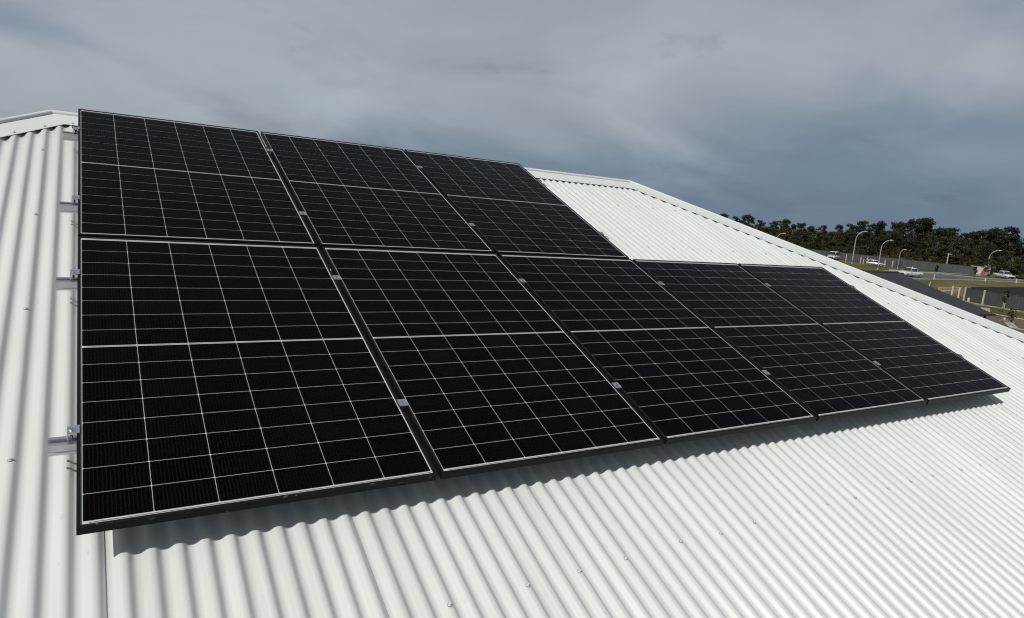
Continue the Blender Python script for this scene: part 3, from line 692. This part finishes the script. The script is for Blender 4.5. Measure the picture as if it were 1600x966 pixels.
    if style == 'ute':
        mb = MB(); mb.box(-h + .10, -.95, -.74, .74, belt - .02, belt + .012); obj('tray_cover', mb.mesh('tray_cover', M['plastic']), e)
        mb = MB(); mb.box(h - .02, h + .06, -.80, .80, .34, .52); obj('bumper', mb.mesh('bumper', M['plastic']), e)
    return e
car('ute', 'white dual-cab ute parked on the pale driveway beyond the dark roof', 'ute', (137.4, 72.4), math.radians(170), 'ute', M['white_paint'])
car('car', 'small silver hatchback side-on behind the second street lamp', 'car', (163.2, 94.6), math.radians(-58), 'hatch', M['silver_paint'])
car('ute', 'white ute with a dark tray at the roadside near the right edge', 'ute', (183.4, 75.2), math.radians(-122), 'ute', M['white_paint'])
car('van', 'white van half hidden behind the white hip cap', 'van', (169.0, 109.6), math.radians(196), 'van', M['white_paint'])

# ---- red and white site shed
M['shed_white'] = mat('shed_white', (0.38, 0.34, 0.33), 0.7); M['shed_red'] = mat('shed_red', (0.20, 0.03, 0.036), 0.6); M['shed_grey'] = mat('shed_grey', (0.16, 0.17, 0.18), 0.6)
sh = tag(empty('site_shed', (186.0, 81.6, 0), (0, 0, math.radians(-58))), 'small white site shed with a slanting red stripe beside the rightmost street lamp', 'shed')
mb = MB(); mb.box(-1.9, 1.9, -1.1, 1.1, .15, 2.0); obj('wall', mb.mesh('wall', M['shed_white']), sh)
mb = MB(); mb.prism([(0.0, .2), (.9, .2), (1.25, 1.95), (.55, 1.95)], 'y', -1.125, -1.102); obj('red_stripe', mb.mesh('red_stripe', M['shed_red']), sh)
mb = MB(); mb.prism([(.95, .2), (1.88, .2), (1.88, 1.95), (1.3, 1.95)], 'y', -1.125, -1.102); obj('grey_panel', mb.mesh('grey_panel', M['shed_grey']), sh)
mb = MB(); mb.box(-2.0, 2.0, -1.2, 1.2, 2.0, 2.08); obj('roof', mb.mesh('roof', M['shed_white']), sh)
mb = MB(); mb.box(.6, 1.95, -.6, .6, 2.08, 2.55); obj('air_conditioner', mb.mesh('air_conditioner', M['shed_white']), sh)
for x in (-1.6, 1.6):
    mb = MB(); mb.box(x - .15, x + .15, -1.0, 1.0, 0, .15); obj('skid', mb.mesh('skid', M['shed_grey']), sh)

# ---- rubble heap of offcuts on the soil bed
M['brick'] = mat('broken_brick', (0.19, 0.10, 0.075), 0.9)
for (x, y, a, b, c, m_, rz, lab) in [(79.6, 31.0, .7, .05, .05, 'sand', .5, 'long tan offcut of timber lying on the dark soil bed'), (80.2, 31.9, .5, .05, .05, 'sand', 1.4, 'shorter tan timber offcut lying across the soil bed beside the shrub'),
        (78.2, 31.6, .3, .14, .06, 'brick', .2, 'heap of reddish broken brick on the soil bed below the dark roof'), (81.5, 32.6, .10, .07, .09, 'stake', .9, 'small pale block on the soil bed at the right edge')]:
    mb = MB(); mb.prism([(-a, -b), (a * .9, -b * 1.2), (a, b), (-a * .8, b * .8)], 'z', 0, c * 2)
    tag(obj('offcut', mb.mesh('offcut', M[m_]), None, (x, y, .01), (0, 0, rz)), lab, 'offcut', 'offcuts on the soil bed')

# ---- plants
def leaf_mat(name, c0, c1):
    m = mat(name, c0, 0.75, 0, 0.15); t = m.node_tree; b = t.nodes['Principled BSDF']
    g = t.nodes.new('ShaderNodeNewGeometry'); r = t.nodes.new('ShaderNodeValToRGB'); t.links.new(g.outputs['Random Per Island'], r.inputs[0])
    r.color_ramp.elements[0].color = (*c0, 1); r.color_ramp.elements[1].color = (*c1, 1); t.links.new(r.outputs[0], b.inputs['Base Color'])
    return m
M['leaf'] = leaf_mat('gum_leaves', (0.007, 0.009, 0.0042), (0.033, 0.036, 0.016))
M['leaf2'] = leaf_mat('olive_leaves', (0.015, 0.017, 0.006), (0.056, 0.055, 0.020))
M['bark'] = varied(mat('grey_brown_bark', (0.06, 0.05, 0.04), 0.9), (0.03, 0.025, 0.02), (0.095, 0.082, 0.068), 1.5, 5)
def tree_meshes(seed, low, spread, lobes):
    rg = random.Random(seed)
    tb = MB(); lf = MB(); tips = []
    lean = Vector((rg.uniform(-.05, .05), rg.uniform(-.05, .05), 0))
    trunk = [Vector((0, 0, 0)) + lean * t + Vector((0, 0, t)) for t in (0, .2, .4, .6, .78)]
    tb.tube(trunk, [.022, .018, .014, .010, .006], 7)
    for i in range(lobes):
        t = rg.uniform(.30, .76); a = rg.uniform(0, 6.283); base = Vector((0, 0, t)) + lean * t
        z = low + (0.93 - low) * (rg.random() ** .8); rr = spread * (math.sin(math.pi * min(1, (z - low) / (1 - low) * .85 + .12)) ** .7) * rg.uniform(.35, 1.0)
        tip = Vector((math.cos(a) * rr, math.sin(a) * rr, z)); mid = (base + tip) / 2 + Vector((0, 0, -.03))
        tb.tube([base, mid, tip], [.006, .004, .002], 4, False); tips.append(tip)
    for tip in tips:
        R_ = rg.uniform(.055, .115); n = int(130 * (R_ / .085) ** 2)
        sq = rg.uniform(.55, .85)
        for _ in range(n):
            d = Vector((rg.gauss(0, 1), rg.gauss(0, 1), rg.gauss(0, 1) * sq)); d = d.normalized() * R_ * (rg.random() ** .45); d.z *= sq
            c = tip + d; s = rg.uniform(.010, .022)
            nx = Vector((rg.gauss(0, 1), rg.gauss(0, 1), rg.gauss(0, 1))).normalized(); ax = nx.orthogonal().normalized() * s; ay = nx.cross(ax.normalized()) * s * .6
            lf.add([c - ax, c + ay, c + ax, c - ay], [(0, 1, 2, 3)])
    return tb, lf
VAR = []
for i, (low, spread, lobes) in enumerate([(.34, .27, 28), (.22, .31, 34), (.44, .22, 20), (.12, .35, 40), (.28, .29, 30), (.05, .40, 44)]):
    tb, lf = tree_meshes(11 + i, low, spread, lobes)
    VAR.append((tb.mesh('trunk', M['bark'], True), lf.mesh('crown', M['leaf2'] if i in (3, 5) else M['leaf'])))
def tree(x, y, h, v, rz, lab, grp, sx=1.0, name='gum_tree', cat='tree'):
    e = tag(empty(name, (x, y, 0), (0, 0, rz)), lab, cat, grp); e.scale = (h * sx, h * sx, h)
    obj('trunk', VAR[v][0], e); obj('crown', VAR[v][1], e); return e
# skyline: azimuth in degrees -> tangent of the elevation of the tree tops as seen from the roof
SKY = [(47.0, .0078), (48.66, .0071), (49.65, .0052), (50.59, .0084), (51.58, .003), (52.5, .0054), (53.27, .0092), (54.15, .0029), (54.44, .0059), (55.28, .003), (55.93, .0058), (57.01, .0084), (57.87, .0106), (58.76, .0162),
       (59.47, .0124), (60.15, .0159), (60.76, .0169), (61.57, .0173), (62.02, .0212), (62.61, .0261), (63.11, .0222), (63.65, .0144), (64.4, .0164), (64.94, .0111), (65.48, .0135), (66.02, .0152), (66.53, .0191), (66.89, .0189),
       (67.39, .0227), (67.65, .0141), (68.05, .0088), (68.6, .0109), (69.5, .014), (71, .012)]
def sky_t(a):
    for (a0, t0), (a1, t1) in zip(SKY, SKY[1:]):
        if a0 <= a <= a1: return t0 + (t1 - t0) * (a - a0) / (a1 - a0)
    return .010
rg = random.Random(21)
special = {58.76: 'rounded gum tree crown breaking the skyline above the tallest street lamp', 62.61: 'tallest gum tree on the skyline, right of the middle of the belt',
           67.39: 'gum tree with a loose open crown, last tall one before the gap at the right', 53.27: 'small open-crowned gum tree on the skyline above the half-hidden lamp', 54.44: 'narrow dark gum crown standing alone on the low left part of the skyline',
           68.6: 'dark gum tree at the right edge of the photo, past the skyline gap', 66.53: 'gum tree with bunched crowns just left of the open-crowned one at the right'}
ORDN = ['first', 'second', 'third', 'fourth', 'fifth', 'sixth', 'seventh', 'eighth', 'ninth', 'tenth', 'eleventh', 'twelfth', 'thirteenth', 'fourteenth', 'fifteenth', 'sixteenth', 'seventeenth', 'eighteenth', 'nineteenth', 'twentieth']
ORDN += ['twenty-' + w for w in ORDN[:9]] + ['thirtieth', 'thirty-first', 'thirty-second']
def belt_x(a): return 206 + max(0, 60 - a) * 1.6
for a, t in SKY[:32]:
    x = belt_x(a) + rg.uniform(0, 10); d = x / math.sin(math.radians(a)); h = (7.6 + (t + (.0025 if a < 52 else 0)) * d) * 1.04
    tree(x, d * math.cos(math.radians(a)), h, rg.choice([0, 2, 2, 4, 2]), rg.uniform(0, 6.28), special.get(a, ORDN[SKY.index((a, t))] + ' dark gum crown along the skyline of the belt, counted from the left'), 'gum trees on the skyline', rg.uniform(.75, 1.05))
a = 46.0
while a < 72:
    x = belt_x(a) - rg.uniform(2, 12); d = x / math.sin(math.radians(a)); h = (7.6 + (sky_t(a) - .004) * d) * rg.uniform(.60, .92)
    tree(x, d * math.cos(math.radians(a)), h, rg.choice([1, 3, 3, 4, 5]), rg.uniform(0, 6.28), 'bushy olive tree low in the front of the tree belt behind the grey fence', 'olive trees at the front of the belt', rg.uniform(.9, 1.25)) if rg.random() < .85 else None
    x = belt_x(a) + rg.uniform(10, 34); d = x / math.sin(math.radians(a)); h = (7.6 + (sky_t(a) - .004) * d) * rg.uniform(.72, .92)
    tree(x, d * math.cos(math.radians(a)), h, rg.choice([1, 3, 4, 5]), rg.uniform(0, 6.28), 'shaded gum tree deep inside the belt of trees', 'gum trees inside the belt', rg.uniform(1.0, 1.3))
    a += rg.uniform(.35, .62) if a > 58 else rg.uniform(.26, .46)
a = 52.0
while a < 70:
    x = belt_x(a) - rg.uniform(8, 20); d = x / math.sin(math.radians(a))
    tree(x, d * math.cos(math.radians(a)), rg.uniform(3.0, 5.0), 5, rg.uniform(0, 6.28), 'low dark shrub at the foot of the tree belt, just behind the long grey fence', 'shrubs at the foot of the belt', rg.uniform(1.0, 1.4), 'shrub', 'shrub')
    a += rg.uniform(.5, .9)
for (x, y, h, v, sx, lab) in [(149.0, 73.4, 2.6, 2, .7, 'thin dark sapling on the road verge right of the white ute'), (162.5, 72.1, 2.8, 2, .7, 'thin dark sapling in front of the red and white shed'),
        (90.2, 36.4, 2.7, 2, .55, 'thin dark sapling on the lawn in front of the near grey fence'), (80.3, 31.5, 1.5, 5, .8, 'small dark shrub beside the offcuts at the right edge'), (166.5, 90.8, 2.0, 5, .7, 'small dark bush left of the short street lamp')]:
    tree(x, y, h, v, rg.uniform(0, 6), lab, 'saplings in the new estate', sx, 'sapling', 'sapling')
